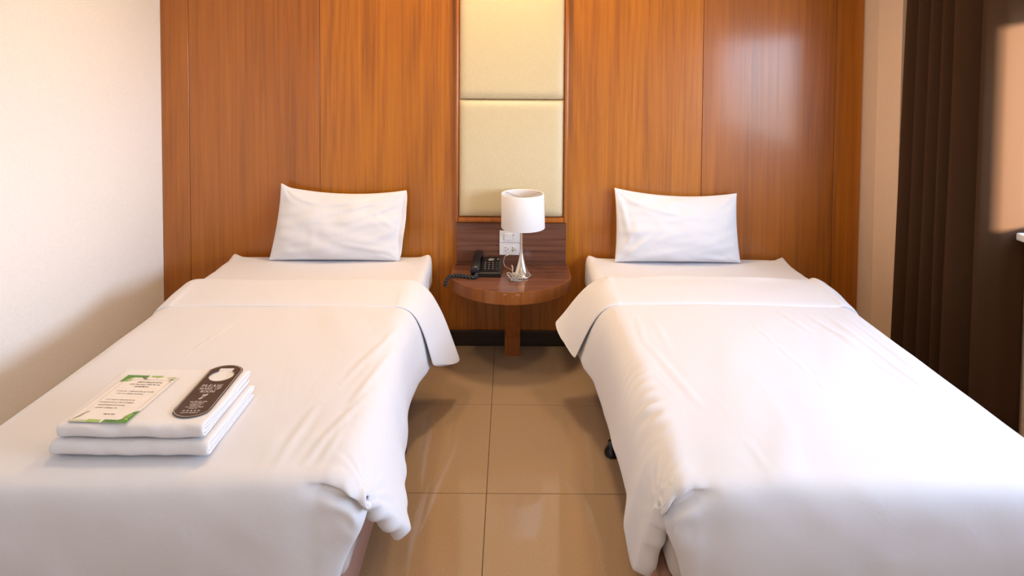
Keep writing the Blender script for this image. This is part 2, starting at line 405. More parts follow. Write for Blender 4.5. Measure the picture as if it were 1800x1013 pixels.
po_ = halfround(.307, -.205, -.425, 0, 0); pi_ = halfround(.3035, -.204, -.4215, 0, 0)
obj('table_top', prism(pi_, NZ-.060, NZ), 'walnut', t)
bm = bmesh.new()                         # edge band wraps the side and front of the top
A = [[bm.verts.new((p[0], p[1], z)) for p in po_] for z in (NZ-.061, NZ-.0005)]
B = [[bm.verts.new((p[0], p[1], z)) for p in pi_] for z in (NZ-.061, NZ-.0005)]
for i in range(len(po_)-1):
    bm.faces.new((A[0][i], A[0][i+1], A[1][i+1], A[1][i])); bm.faces.new((B[0][i+1], B[0][i], B[1][i], B[1][i+1]))
    bm.faces.new((A[1][i], A[1][i+1], B[1][i+1], B[1][i])); bm.faces.new((A[0][i+1], A[0][i], B[0][i], B[0][i+1]))
obj('edge_band', bm, 'band', t)
bm = bmesh.new()
lp = [(-.016, 0), (-.134, 0), (-.134, .092), (-.200, .325), (-.200, NZ-.061), (-.016, NZ-.061)]
la = [bm.verts.new((-.031, y, z)) for y, z in lp]; lb = [bm.verts.new((.049, y, z)) for y, z in lp]
bm.faces.new(la); bm.faces.new(lb[::-1])
for i in range(6): bm.faces.new((la[i], la[(i+1) % 6], lb[(i+1) % 6], lb[i]))
obj('leg', bm, 'band', t)
# chips in the edge band
random.seed(4)
bm = bmesh.new()
hN = .22; RN = (.307**2+hN**2)/(2*hN)
for k in range(9):
    x = random.uniform(-.045, .05); z = NZ-.006-abs(random.gauss(0, .008)); y = -.425+RN-sqrt(RN*RN-x*x)
    s = random.uniform(.0012, .004)
    q = [bm.verts.new((x+s*cos(a)*1.4, y-.0004, z+s*.7*sin(a))) for a in (0, 1.1, 2.3, 3.3, 4.4, 5.4)]
    bm.faces.new(q)
o = obj('edge_chips', bm, plain('pale_chipped_wood', (.55, .30, .16), .7), t); o['kind'] = 'stuff'; o['label'] = 'pale chips in the front edge'

# ------------------------------------------------------------------ switch and socket
def plate(name, label, cat, z0, z1):
    t = thing(name, label, cat, (-.008, -.020, z0))
    obj('plate', boxm(-.063, .047, -.0275, -.0202, z0, z1, bev=.002), 'plastic', t)
    return t
t = plate('light_switch', 'white light switch plate on the walnut panel above the socket', 'switch', .568, .633)
obj('rocker', boxm(-.038, .006, -.0335, -.0276, .583, .618, bev=.0015), 'plastic', t)
obj('switch_module', boxm(.008, .030, -.0295, -.0276, .583, .618, bev=.0008), 'plastic', t)
obj('indicator', boxm(.011, .0135, -.0302, -.0296, .606, .614), 'hole', t)
t = plate('power_socket', 'white double power socket plate with a plugged-in grey cord', 'socket', .501, .566)
obj('socket_insert', boxm(-.040, .030, -.0290, -.0276, .516, .551, bev=.0008), 'plastic', t)
for x, z in ((-.030, .5415), (-.030, .5255), (-.018, .5335), (.006, .5415), (.006, .5255)):
    obj('pin_slot', boxm(x-.0025, x+.0025, -.0298, -.0291, z-.0025, z+.0025), 'hole', t)
bm, _ = lathe(bmesh.new(), [(0, 0), (.006, 0), (.006, .010), (.004, .013), (0, .013)], (0, 0, 0), 14)
bmesh.ops.rotate(bm, verts=bm.verts, matrix=Matrix.Rotation(pi/2, 3, 'X')); bmesh.ops.translate(bm, verts=bm.verts, vec=(.019, -.0291, .5335))
PLUG = bm

# ------------------------------------------------------------------ table lamp
LX, LY = .052, -.185
lamp = thing('table_lamp', 'table lamp with white drum shade and brushed metal trumpet base', 'lamp', (LX, LY, NZ))
bm, _ = lathe(bmesh.new(), [(0, .0005), (.052, .0005), (.056, .003), (.0555, .006), (.050, .011), (.041, .024), (.032, .042), (.024, .062), (.017, .084), (.012, .105), (.0085, .124), (.0072, .134)], (LX, LY, NZ), 48)
obj('base', bm, 'chrome', lamp, True)
bm, _ = lathe(bmesh.new(), [(.0072, .132), (.0058, .16), (.0052, .22), (.005, .30), (.005, .34), (.009, .341), (.009, .365), (0, .365)], (LX, LY, NZ), 20)
obj('stem', bm, 'chrome', lamp, True)
SZ0, SZ1, SR = .693-NZ, .868-NZ, .109
prof = [(SR+.002, SZ0), (SR+.0026, SZ0+.002), (SR, SZ1-.002), (SR-.001, SZ1), (SR-.004, SZ1), (SR-.0045, SZ1-.003), (SR-.002, SZ0+.003), (SR-.001, SZ0), (SR+.002, SZ0)]
bm, _ = lathe(bmesh.new(), prof, (LX+.006, LY, NZ), 64)
for v in bm.verts: v.co.x += (v.co.z-.78)*-.02
sh = obj('lamp_shade', bm, 'shade', lamp, True)
bm = bmesh.new()
for k in range(3):
    a = 2*pi*k/3+.5
    tube(bm, [(LX, LY, NZ+SZ1-.025), (LX+.006+(SR-.004)*cos(a), LY+(SR-.004)*sin(a), NZ+SZ1-.004)], .0016, 6)
tube(bm, [(LX, LY, NZ+.36), (LX, LY, NZ+SZ1-.02)], .003, 8)
obj('shade_spider', bm, 'chrome', lamp)
bm, _ = lathe(bmesh.new(), [(0, .440-.03), (.014, .437-.03), (.024, .42-.03), (.025, .40-.03), (.016, .375-.03), (.011, .352-.03)], (LX, LY, NZ), 20)
for v in bm.verts: v.co.z -= .025
obj('bulb', bm, 'plastic', lamp, True)
# cord: plug -> behind phone -> coil bundle beside the base
random.seed(11)
bm = bmesh.new()
tube(bm, spline([(.019, -.043, .5335), (.010, -.052, .526), (-.012, -.058, .512), (-.032, -.050, .500), (-.040, -.045, .470), (-.030, -.055, .4455), (.000, -.10, .4455), (.012, -.16, .4465), (.018, -.20, .4485)], 10), .0021, 6)
tube(bm, spline([(.046, -.135, .4455), (.018, -.15, .455), (.004, -.175, .482), (.002, -.19, .497), (.008, -.20, .492), (.008, -.21, .47), (.022, -.225, .450)], 10), .0021, 6)
cpt = Vector((.018, -.250, .458))
for k in range(9):
    a = random.uniform(-.5, .5); tl = random.uniform(-.2, 1.1); rx, ry = random.uniform(.016, .034), random.uniform(.009, .020)
    M3 = Matrix.Rotation(a-.25, 3, 'Z') @ Matrix.Rotation(tl, 3, 'X')
    c = cpt+Vector((random.uniform(-.014, .012), random.uniform(-.012, .008), random.uniform(-.006, .010)))
    pts = []
    for i in range(25):
        th = 2*pi*i/24
        p = c+M3 @ Vector((rx*cos(th), ry*sin(th), .009*sin(2*th+k)))
        p.z = max(p.z, NZ+.0024); pts.append(p)
    tube(bm, pts, .0020, 6)
for k, (dx, dy) in enumerate(((.020, -.018), (-.018, -.022), (.030, -.010))):
    tube(bm, spline([cpt, cpt+Vector((dx*.6, dy*.7, .006)), Vector((cpt.x+dx, cpt.y+dy, NZ+.0024))], 6), .0018, 6)
for q in range(2):        # tie
    tube(bm, [cpt+Vector((.002+.004*q, .018*cos(a), .010*sin(a)+.002)) for a in [2*pi*i/14 for i in range(15)]], .0024, 6)
o = obj('cord', bm, 'cord', lamp, True); o['label'] = 'clear grey cord tied in a bundle by the base'
obj('plug', PLUG, 'cord', lamp, True)

# ------------------------------------------------------------------ telephone
ph = thing('telephone', 'black corded desk telephone with handset and twisted cord on the nightstand', 'telephone', (-.125, -.12, NZ))
def wedge(x0, x1, y0, y1, z0, zf, zb, bev):
    bm = boxm(x0, x1, y0, y1, 0, 1)
    for v in bm.verts:
        v.co.z = z0 if v.co.z < .5 else (zf if v.co.y < (y0+y1)/2 else zb)
    bmesh.ops.bevel(bm, geom=list(bm.edges), offset=bev, segments=2, profile=.5, affect='EDGES')
    return bm
PZ = NZ+.0005
obj('body', wedge(-.205, -.052, -.213, -.035, PZ, PZ+.022, PZ+.052, .004), 'black', ph)
def phz(y): return PZ+.022+(.030)*(y+.213)/.178
slope = math.atan(.030/.178)
keyme = None
for r in range(4):
    for c in range(4):
        x = -.135+.020*c; y = -.172+.021*r
        if keyme is None:
            kb = boxm(-.0062, .0062, -.0048, .0048, 0, .0035, bev=.001, seg=1); o = obj('key', kb, plain('dark_key', (.022, .022, .024), .4), ph); keyme = o.data
            lg = bmesh.new(); 
            q = [lg.verts.new(p) for p in ((-.0022, -.0022, .0038), (.0022, -.0022, .0038), (.0022, .0022, .0038), (-.0022, .0022, .0038))]; lg.faces.new(q)
            l = obj('key_legend', lg, 'legend'); lgme = l.data
        else:
            o = bpy.data.objects.new('key', keyme); COL.objects.link(o); l = bpy.data.objects.new('key_legend', lgme); COL.objects.link(l)
        o.parent = ph; o.matrix_parent_inverse = Matrix.Identity(4)
        o.location = Vector((x, y, phz(y)-.0005))-ph.location; o.rotation_euler = (slope, 0, 0)
        if c == 3: l.scale = (.35, .35, 1)
        l.parent = o; l.location = (0, 0, 0)
bm = bmesh.new()
for i, (xa, xb, yy) in enumerate(((-.118, -.092, -.078), (-.122, -.098, -.072), (-.118, -.088, -.066), (-.116, -.092, -.060), (-.074, -.066, -.070), (-.074, -.066, -.060))):
    z = phz(yy)+.0006
    bm.faces.new([bm.verts.new(p) for p in ((xa, yy-.0016, z-.0003), (xb, yy-.0016, z-.0003), (xb, yy+.0016, z+.0003), (xa, yy+.0016, z+.0003))])
obj('printed_label', bm, 'legend', ph)
# handset
hs = []
bm = bmesh.new()
prof = [(-.222, .020, .014, .028), (-.218, .024, .019, .030), (-.200, .0265, .021, .034), (-.180, .025, .017, .044), (-.160, .021, .0125, .054), (-.125, .019, .0115, .064), (-.090, .0205, .0125, .068), (-.070, .0245, .017, .066), (-.050, .0265, .020, .064), (-.032, .024, .018, .064), (-.028, .019, .013, .064)]
rings = []
for y, hw, hh, zc in prof:
    rings.append([bm.verts.new((-.178+hw*math.copysign(abs(cos(a))**.7, cos(a)), y, PZ+.006+zc+hh*math.copysign(abs(sin(a))**.7, sin(a)))) for a in [2*pi*i/20 for i in range(20)]])
for a, b in zip(rings, rings[1:]):
    for i in range(20): bm.faces.new((a[i], a[(i+1) % 20], b[(i+1) % 20], b[i]))
bm.faces.new(rings[0][::-1]); bm.faces.new(rings[-1])
for v in bm.verts: v.co.x += .07*(v.co.y+.12)*1.0
obj('handset', bm, 'black', ph, True, [('sub', 1)])
obj('cradle', boxm(-.197, -.160, -.200, -.045, PZ+.020, PZ+.042, bev=.006), 'black', ph)
# twisted cord
path = spline([(-.172, -.212, NZ+.022), (-.178, -.232, NZ+.010), (-.195, -.240, NZ+.0095), (-.225, -.232, NZ+.010), (-.255, -.225, NZ+.0125), (-.285, -.226, NZ+.012), (-.312, -.234, NZ+.009), (-.327, -.246, NZ-.010), (-.330, -.256, NZ-.034)], 22)
bm = bmesh.new()
for ph0 in (0, pi):
    pts = []
    for i, p in enumerate(path):
        d = (path[min(i+1, len(path)-1)]-path[max(i-1, 0)]).normalized(); n1 = d.cross(Vector((0, 1, .3))).normalized(); n2 = d.cross(n1)
        a = i*.26+ph0; pts.append(p+(n1*cos(a)+n2*sin(a))*.0050)
    tube(bm, pts, .0050, 8)
o = obj('twisted_cord', bm, 'rubber', ph, True)
bm = bmesh.new()      # ribbing of the coil
tot = len(path)*3
for ph0 in (0, pi):
    pts = []
    for i in range((len(path)-1)*9):
        u = i/9; k = int(u); f = u-k; p = path[k].lerp(path[k+1], f)
        d = (path[k+1]-path[k]).normalized(); n1 = d.cross(Vector((0, 1, .3))).normalized(); n2 = d.cross(n1)
        a = u*.26+ph0; cc = p+(n1*cos(a)+n2*sin(a))*.0050; b_ = i*.8
        pts.append(cc+(n1*cos(b_)+n2*sin(b_))*.0050)
    tube(bm, pts, .0011, 5)
o2 = obj('coil_ribs', bm, 'rubber', o, True); o2.matrix_parent_inverse = Matrix.Identity(4)

# ------------------------------------------------------------------ beds
ZM = .490          # mattress top
ZT = .512          # duvet top
def bez(p0, p1, p2, p3, t):
    u = 1-t; return (u**3*p0[0]+3*u*u*t*p1[0]+3*u*t*t*p2[0]+t**3*p3[0], u**3*p0[1]+3*u*u*t*p1[1]+3*u*t*t*p2[1]+t**3*p3[1])
TS = [i/26 for i in range(1, 27)]         # side parameters
GT = 12                                    # index in TS of the gather column
def section(x0hw, fl, zh, zt, t):
    return bez((x0hw-.085, zt), (x0hw+.004+.10*fl, zt), (x0hw+.012+.28*fl, zt-.085), (x0hw+fl, zh), t)
def make_duvet(name, label, cx, s, rot, P):
    """bed coordinates: inner side (towards the aisle) is +x"""
    HW = .545
    root = thing(name, label, 'duvet', (cx, -1.2, ZM), None)
    nrow, next_ = 130, 22
    NT = 81; tops = [-(HW-.085)+2*(HW-.085)*i/(NT-1) for i in range(NT)]
    cols = [('o', i) for i in range(len(TS)-1, -1, -1)]+[('t', i) for i in range(NT)]+[('i', i) for i in range(len(TS))]
    yh = P['y_head']; seed = P['seed']
    fx, fy = P['flat']
    def rough(x, y, side):
        a = .0040*nz(x*2.2+seed, y*1.6, 1.0)+.0022*nz(x*5+seed, y*3.1+x*4, 4.0)+.0010*nz(x*9+y*5, y*4-x*9+seed, 7.0)
        a += .0035*max(0, nz((x+.45*y)*7+seed, (y-.3*x)*1.3, 3.0))**2*3     # diagonal drawn creases
        for (xa, ya, xb, yb, wd, am) in P['creases']:
            ex, ey = xb-xa, yb-ya; tt = max(0, min(1, ((x-xa)*ex+(y-ya)*ey)/(ex*ex+ey*ey)))
            dd = math.hypot(x-xa-tt*ex, y-ya-tt*ey)+.004*nz(y*9, x*9, seed)
            if dd < wd*4: a += am*(exp(-(dd/wd)**2)-.5*exp(-((dd-wd*1.7)/wd)**2))*sin(pi*(.1+.8*tt))
        if fx: a *= sm(.0, .12, max(abs(x-fx[0])-fx[1], abs(y-fx[2])-fx[3]))
        return a
    def pos(kind, i, y):
        if kind == 't':
            x = tops[i]; crown = .006*(1-(x/HW)**2)
            return Vector((x, y, ZT+crown+rough(x, y, 0)))
        fl, zh = (table(P['fi'], y), table(P['zi'], y)) if kind == 'i' else (table(P['fo'], y), .26)
        t = TS[i]
        x, z = section(HW, fl, zh, ZT+.001, t)
        w_ = t**1.4
        x += w_*(.005*sin(y*9+seed)+.0015*sin(y*21+2*seed)+.016*nz(y*2.3, seed))*(1 if kind == 'i' else .6)
        z += w_*.010*nz(y*5, seed+9)
        x += t*(1-w_)*rough(x, y, 1)*.6; z += (1-t)*rough((x if kind == 'i' else -x), y, 1)+.0008*(1-t)
        if kind == 'i':          # puckers along the aisle edge
            x_p, amp = P['puck']
            g = exp(-((t-.30)/.20)**2)*exp(-((y-x_p)/.22)**2)
            d_ = amp*g*sin(y*2*pi/.056+5*nz(y*5, t*2, seed)+t*4)*(.6+.8*nz(y*9, t*3, seed+4))
            x += d_*.6; z += d_*.8
        return Vector((x if kind == 'i' else -x, y, z))
    yT = -1.865
    YFOOT = -1.935
    gp = {}
    def yend(kind, i):
        if kind == 't': return yT
        t = TS[i]; g = TS[GT]
        if t <= g:
            u = t/g; return yT-.022*sm(0, 1, u)
        u = (t-g)/(1-g); return (yT-.022)+(P['tip_y']-(yT-.022))*u**1.1
    V = []; grid = []
    for kind, i in cols:
        ye = yend(kind, i); col = []
        for r in range(nrow+1):
            v = r/nrow; v = v if v < .8 else v
            y = yh+(ye-yh)*v
            p = pos(kind, i, y)
            g = Vector((HW+.028 if kind == 'i' else -(HW+.028), yT-.03, .445))
            d = (p-g).length; a = math.atan2(p.z-g.z, p.y-g.y)
            side = kind == 'i' or (kind == 't' and tops[i] > 0)
            g2 = Vector((HW+.028, yT-.03, .445)) if side else Vector((-(HW+.028), yT-.03, .445))
            d = (p-g2).length; ang = math.atan2(p.y-g2.y, (p.x-g2.x)*(1 if side else -1)-.5*(p.z-g2.z))
            wr = .0085*exp(-(d/.085)**2)*(sin(ang*19+seed)+.5*sin(ang*31+2*seed))*sm(.0, .03, d)
            p += Vector(((.4 if side else -.4)*wr, 0, .9*wr))
            p.z -= .010*sm(yT+.12, yT, p.y)*(1 if kind == 't' else max(0, 1-TS[i]/TS[GT]))
            col.append(p)
        e = col[-1]
        if kind == 't' or i <= GT:
            # over the foot edge and down; towards the corner it wraps round and is tucked up
            if kind == 't': k = 0.0; xs = tops[i]
            else: k = (i+1)/(GT+1); xs = e.x
            sg = 1 if e.x > 0 else -1
            for q in range(1, next_+1):
                u = q/next_
                fy_, fz = bez((e.y, e.z), (YFOOT-.012, e.z-.004), (YFOOT-.016, e.z-.075), (YFOOT+.012, .215), u)
                fz += 0
                pt = Vector((xs, fy_+.006*nz(xs*4+seed, fz*7, 2)+.003*nz(xs*11, fz*14, 5), fz))
                if k > 0 or abs(xs) > HW-.22:
                    # corner boundary curve
                    cxx, cz = bez((e.x, e.z), (sg*(HW+P['tuck'][0]), .41), (sg*(HW+P['tuck'][1]), .33), (sg*(HW+P['tuck'][2]), .235), u)
                    cyy = bez((e.y, 0), (yT-.045, 0), (yT-.03, 0), (yT+.01, 0), u)[0]
                    kk = k if k > 0 else 0.0
                    if kind == 't':
                        bend = sm(HW-.24, HW-.085, abs(xs))
                        pt.y += .050*bend**2*u*.35
                    else:
                        bx = e.x+(sg*(HW-.085)-e.x)*0
                        A_ = Vector((e.x, fy_+.0175*u+.006*nz(xs*4+seed, fz*7, 2)+.003*nz(xs*11, fz*14, 5), fz))
                        B_ = Vector((cxx, cyy, cz))
                        ke = kk**1.25
                        pt = A_.lerp(B_, ke)
                        # round the corner: pull intermediate columns outwards
                        pt.y -= .018*sin(pi*ke)*sin(pi*min(1, u*1.2))*.6
                        wr = .0065*sin(u*26+k*4+seed+2*nz(k*3, u*5, seed))*sin(pi*min(1, u*1.3))*(1-u*.6)*sin(pi*min(1, .25+k))
                        pt += Vector((sg*wr*.7, -wr, 0))
                cw = sm(HW-.15, HW-.03, abs(xs)) if kind == 't' else sm(HW-.15, HW-.03, abs(e.x))
                if cw > 0:
                    uu = u+.03*nz(xs*30, seed)
                    pt.y += cw*(.034*exp(-((uu-.30)/.085)**2)-.014*exp(-((uu-.12)/.10)**2))
                    pt.z -= cw*.012*exp(-((uu-.16)/.08)**2)
                    pt.y += cw*.004*sin(abs(xs)*150+seed)*exp(-((uu-.16)/.12)**2)
                col.append(pt)
        else:
            g = TS[GT]; u_ = (TS[i]-g)/(1-g); amp = sm(0, .35, u_)
            sg = 1 if kind == 'i' else -1
            for q in range(1, next_+1):
                u = q/next_; a = u*pi*1.15
                rr = .026*amp+.004
                wr = (.007*sin(TS[i]*46+seed)+.004*sin(TS[i]*83+u*4))*sin(pi*u)*amp
                off = Vector((-sg*rr*(1-cos(a))*.9, -rr*sin(a)*.9 if u < .87 else .02*(u-.87)/.13*3-rr*sin(a), -.25*rr*(1-cos(a))))
                pt = e+off+Vector((0, wr, wr))
                col.append(pt)
        grid.append(col)
    nr = nrow+1+next_
    for col in grid:
        for p in col: V.append((p.x, p.y, p.z))
    Fc = []
    for c in range(len(grid)-1):
        ka, ia = cols[c]; kb, ib = cols[c+1]
        fa = ka == 't' or ia <= GT; fb = kb == 't' or ib <= GT
        for r in range(nr-1):
            if r >= nrow and fa != fb: continue
            Fc.append((c*nr+r, (c+1)*nr+r, (c+1)*nr+r+1, c*nr+r+1))
    def world(V):
        out = []
        for x, y, z in V:
            X = s*x; out.append((cx+X*cos(rot)-y*sin(rot), X*sin(rot)+y*cos(rot), z))
        return out
    o = obj('cover', (world(V), Fc), 'white', root, True, [('sol', .012, -1 if s > 0 else -1), ('sub', 1)])
    # ---------------- turned-back band
    y0, y1 = P['band']       # lower edge, head edge
    L = y1-y0
    prof = [(y0+.05, -.010), (y0+.010, -.009), (y0-.001, -.004), (y0+.001, .003), (y0+.02, .0095), (y0+.30*L, .017), (y0+.55*L, .023), (y0+.78*L, .028), (y1-.035, .030), (y1-.012, .024), (y1-.001, .013), (y1-.004, .003), (y1-.03, -.003), (y1-.12, -.001)]
    V = []; cols2 = cols
    for kind, i in cols2:
        if kind == 't': t = 0; x = tops[i]
        for y, dz in prof:
            dz2 = dz
            slant = P['slant']*( tops[i] if kind == 't' else (HW if kind == 'i' else -HW))
            yy = y+slant+.010*nz((tops[i] if kind == 't' else (HW+TS[i]*.3)*(1 if kind == 'i' else -1))*3+seed, 3.3)*(1 if dz > .01 else .8)
            if kind == 't':
                puff = .008*nz(tops[i]*4+seed, yy*16, 5)+.006*nz(tops[i]*2.5, yy*34+tops[i]*5, 8)*sm(y0, y0+.06, yy)
                p = Vector((tops[i], yy, ZT+.007*(1-(tops[i]/HW)**2)+.004*nz(tops[i]*2+seed, yy*2, 1)+dz2+(puff if dz > .015 else 0)))
            else:
                f = 'bi' if kind == 'i' else 'bo'
                fl = table(P[f][0], y); zh = table(P[f][1], y); tt = TS[i]
                yy += P['drop']*tt*tt*((y-y0)/L) if kind == 'i' else 0
                x, z = section(HW, fl, zh, ZT+.002, tt)
                x2, z2 = section(HW, fl, zh, ZT+.002, min(1, tt+.02)) if tt < 1 else (x, z)
                x1, z1 = section(HW, fl, zh, ZT+.002, tt-.02)
                tv = Vector((x2-x1, z2-z1)).normalized(); nrm = Vector((-tv.y, tv.x))
                puff = (.006*nz(tt*4+seed, yy*11, 6)+.009*sin(yy*40+tt*4+seed)*tt) if dz > .015 else 0
                ov = (dz2+puff+.004)*(1-.45*tt)
                x += nrm.x*ov; z += nrm.y*ov
                p = Vector((x if kind == 'i' else -x, yy, z))
            V.append((p.x, p.y, p.z))
    n = len(prof); Fc = []
    for c in range(len(cols2)-1):
        for r in range(n-1): Fc.append((c*n+r, (c+1)*n+r, (c+1)*n+r+1, c*n+r+1))
    for c in (0, len(cols2)-1):
        for r in range(n//2-0):
            a, b_, c_, d_ = c*n+r, c*n+r+1, c*n+n-2-r, c*n+n-1-r
            if b_ < c_: Fc.append((a, b_, c_, d_))
    o2 = obj('turned_back_band', (world(V), Fc), 'white', root, True, [('sub', 2)])
    return root

def make_bed(cx, s, rot, blabel, mlabel, seed):
    HB = .505 if s > 0 else .530
    b = thing('bed_base', blabel, 'bed base', (cx, -.98, 0), None)
    def W(V): 
        return [(cx+(x*cos(rot)-y*sin(rot)), x*sin(rot)+y*cos(rot), z) for x, y, z in V]
    V, Fc = rbox(-HB, HB, -1.885, -.045, .052, .222, .018, (8, 14, 3))
    obj('base', (W(V), Fc), 'basefab', b, True)
    for x in (-HB+.05, HB-.045):
        for y in (-.12, -.985, -1.80):
            bm, _ = lathe(bmesh.new(), [(0, .0), (.026, 0), (.029, .004), (.030, .012), (.027, .022), (.017, .036), (.014, .056), (0, .056)], (0, 0, 0), 20)
            X, Y, _z = W([(x+(.050 if y < -.5 and (x > 0) == (s > 0) else -.06)*(1 if x > 0 else -1), y, 0)])[0]
            bmesh.ops.translate(bm, verts=bm.verts, vec=(X, Y, .0005))
            obj('foot', bm, 'foot', b, True)
    m = thing('mattress', mlabel, 'mattress', (cx, -.98, .222), None)
    V, Fc = rbox(-.522, .522, -1.892, -.040, .224, .470, .03, (10, 16, 4))
    body = obj('mattress_body', (W(V), Fc), 'mattfab', m, True)
    for z in (.245, .300, .355):
        bm = bmesh.new(); pts = []
        for i in range(81):
            a = 2*pi*i/80; ex, ey = cos(a), sin(a)
            px = .522*math.copysign(abs(ex)**.12, ex); py = -.966+.926*math.copysign(abs(ey)**.12, ey)
            pts.append((px, py, z))
        tube(bm, W(pts), .005, 6, cap=False)
        o = obj('piping', bm, 'mattfab', body, True); o.matrix_parent_inverse = Matrix.Identity(4)
    def fn(co, nn):
        x, y = co.x-cx, co.y
        a = .003*nz(co.x*3+seed, co.y*3, co.z*3)
        e = sm(.36, .50, abs(x))
        a += .006*e*max(-.4, nz(co.y*26+x*8, seed, co.z*3))*sm(-.9, -.2, y)       # gathers running over the edge
        if nn.z < .5 and abs(nn.x) > .5: a += .006*nz(co.y*14, co.z*5, seed)
        c = max(0, 1-((abs(x)-.515)**2+(y+.050)**2)**.5/.055)
        a += .020*c*c*max(0, nn.z)
        return a
    V, Fc = rbox(-.532, .532, -1.90, -.030, .335, ZM, .030, (40, 44, 5), None)
    V = W(V)
    # displace (top and sides) and drop the bottom
    V2 = []
    for p in V:
        co = Vector(p); C_ = Vector((cx, -.965, ZM-.06)); d = co-C_
        nn = Vector((0, 0, 1)) if co.z > ZM-.02 else Vector((d.x/.53, d.y/.93, 0))
        if nn.z < .5:
            nn = Vector((math.copysign(1, d.x), 0, 0)) if abs(d.x)/.532 > abs(d.y)/.935 else Vector((0, math.copysign(1, d.y), 0))
        V2.append(tuple(co+nn*fn(co, nn)))
    Fc = [f for f in Fc if not all(V[i][2] < .36 for i in f)]
    o = obj('fitted_sheet', (V2, Fc), 'sheet', m, True, [('sol', .003, 1)])

L_CX, L_ROT = -.957, radians(.6)
R_CX, R_ROT = .930, radians(-.1)
make_bed(L_CX, 1, L_ROT, 'divan bed base under the duvet that carries the towels', 'mattress in white sheet between the white wall and the nightstand', 2.0)
make_bed(R_CX, -1, R_ROT, 'divan bed base with black feet under the duvet beside the curtain', 'mattress in white sheet between the nightstand and the brown curtain', 5.0)
make_duvet('duvet', 'white duvet with turned-back top carrying the folded towels', L_CX, 1, L_ROT, dict(
    tuck=(.045, .01, -.075), creases=[(.403, -1.85, .499, -1.50, .010, .004), (.454, -1.60, .53, -1.13, .010, .004), (.334, -1.85, .36, -1.6, .012, .003), (.445, -1.85, .47, -1.66, .010, .003), (.45, -1.31, .51, -.98, .010, .004), (-.196, -1.32, -.126, -.93, .007, .0018), (.40, -1.45, .47, -1.15, .010, .003)],
    seed=1.7, y_head=-.60, tip_y=-1.775, flat=((-.03, .24, -1.69, .19), 0),
    fi=[(-.6, .085), (-.8, .055), (-.95, .035), (-1.15, .035), (-1.4, .055), (-1.6, .085), (-1.72, .115), (-1.78, .135), (-1.9, .12)],
    zi=[(-.6, .235), (-.95, .245), (-1.15, .25), (-1.4, .262), (-1.6, .29), (-1.72, .29), (-1.78, .275), (-1.9, .27)],
    fo=[(-.6, .03), (-1.9, .05)], puck=(-1.5, .001),
    band=(-.815, -.525), slant=.0, drop=-.03,
    bi=([(-.525, .165), (-.60, .150), (-.72, .105), (-.815, .080)], [(-.525, .15), (-.62, .19), (-.72, .225), (-.815, .26)]),
    bo=([(-.525, .04), (-.815, .04)], [(-.525, .24), (-.815, .24)])))
make_duvet('duvet', 'plain white duvet with turned-back top on the bed beside the curtain', R_CX, -1, R_ROT, dict(
    tuck=(.010, -.015, -.09), creases=[(-.012, -.87, -.10, -1.75, .006, .0025), (.433, -1.12, .352, -1.58, .012, .0018), (.355, -.90, .361, -1.21, .012, .0014), (-.36, -.82, -.40, -1.6, .010, .004), (-.43, -.82, -.455, -1.75, .007, .005), (-.28, -.85, -.34, -1.2, .012, .004), (-.18, -.82, -.22, -1.05, .012, .003), (-.31, -1.1, -.36, -1.5, .012, .003), (.283, -1.75, .27, -1.87, .010, .0012), (.42, -.9, .44, -1.15, .010, .0018)],
    seed=6.3, y_head=-.56, tip_y=-1.80, flat=(None, 0),
    fi=[(-.6, .10), (-.8, .085), (-.95, .06), (-1.15, .045), (-1.3, .04), (-1.5, .045), (-1.65, .045), (-1.75, .07), (-1.82, .055), (-1.9, .05)],
    zi=[(-.6, .27), (-1.0, .262), (-1.3, .272), (-1.5, .305), (-1.65, .30), (-1.75, .26), (-1.80, .185), (-1.9, .18)],
    fo=[(-.6, .03), (-1.9, .05)], puck=(-1.55, .009),
    band=(-.770, -.470), slant=.0, drop=-.06,
    bi=([(-.47, .175), (-.60, .155), (-.68, .125), (-.77, .115)], [(-.47, .325), (-.6, .30), (-.7, .285), (-.77, .275)]),
    bo=([(-.47, .04), (-.77, .04)], [(-.47, .24), (-.77, .24)])))

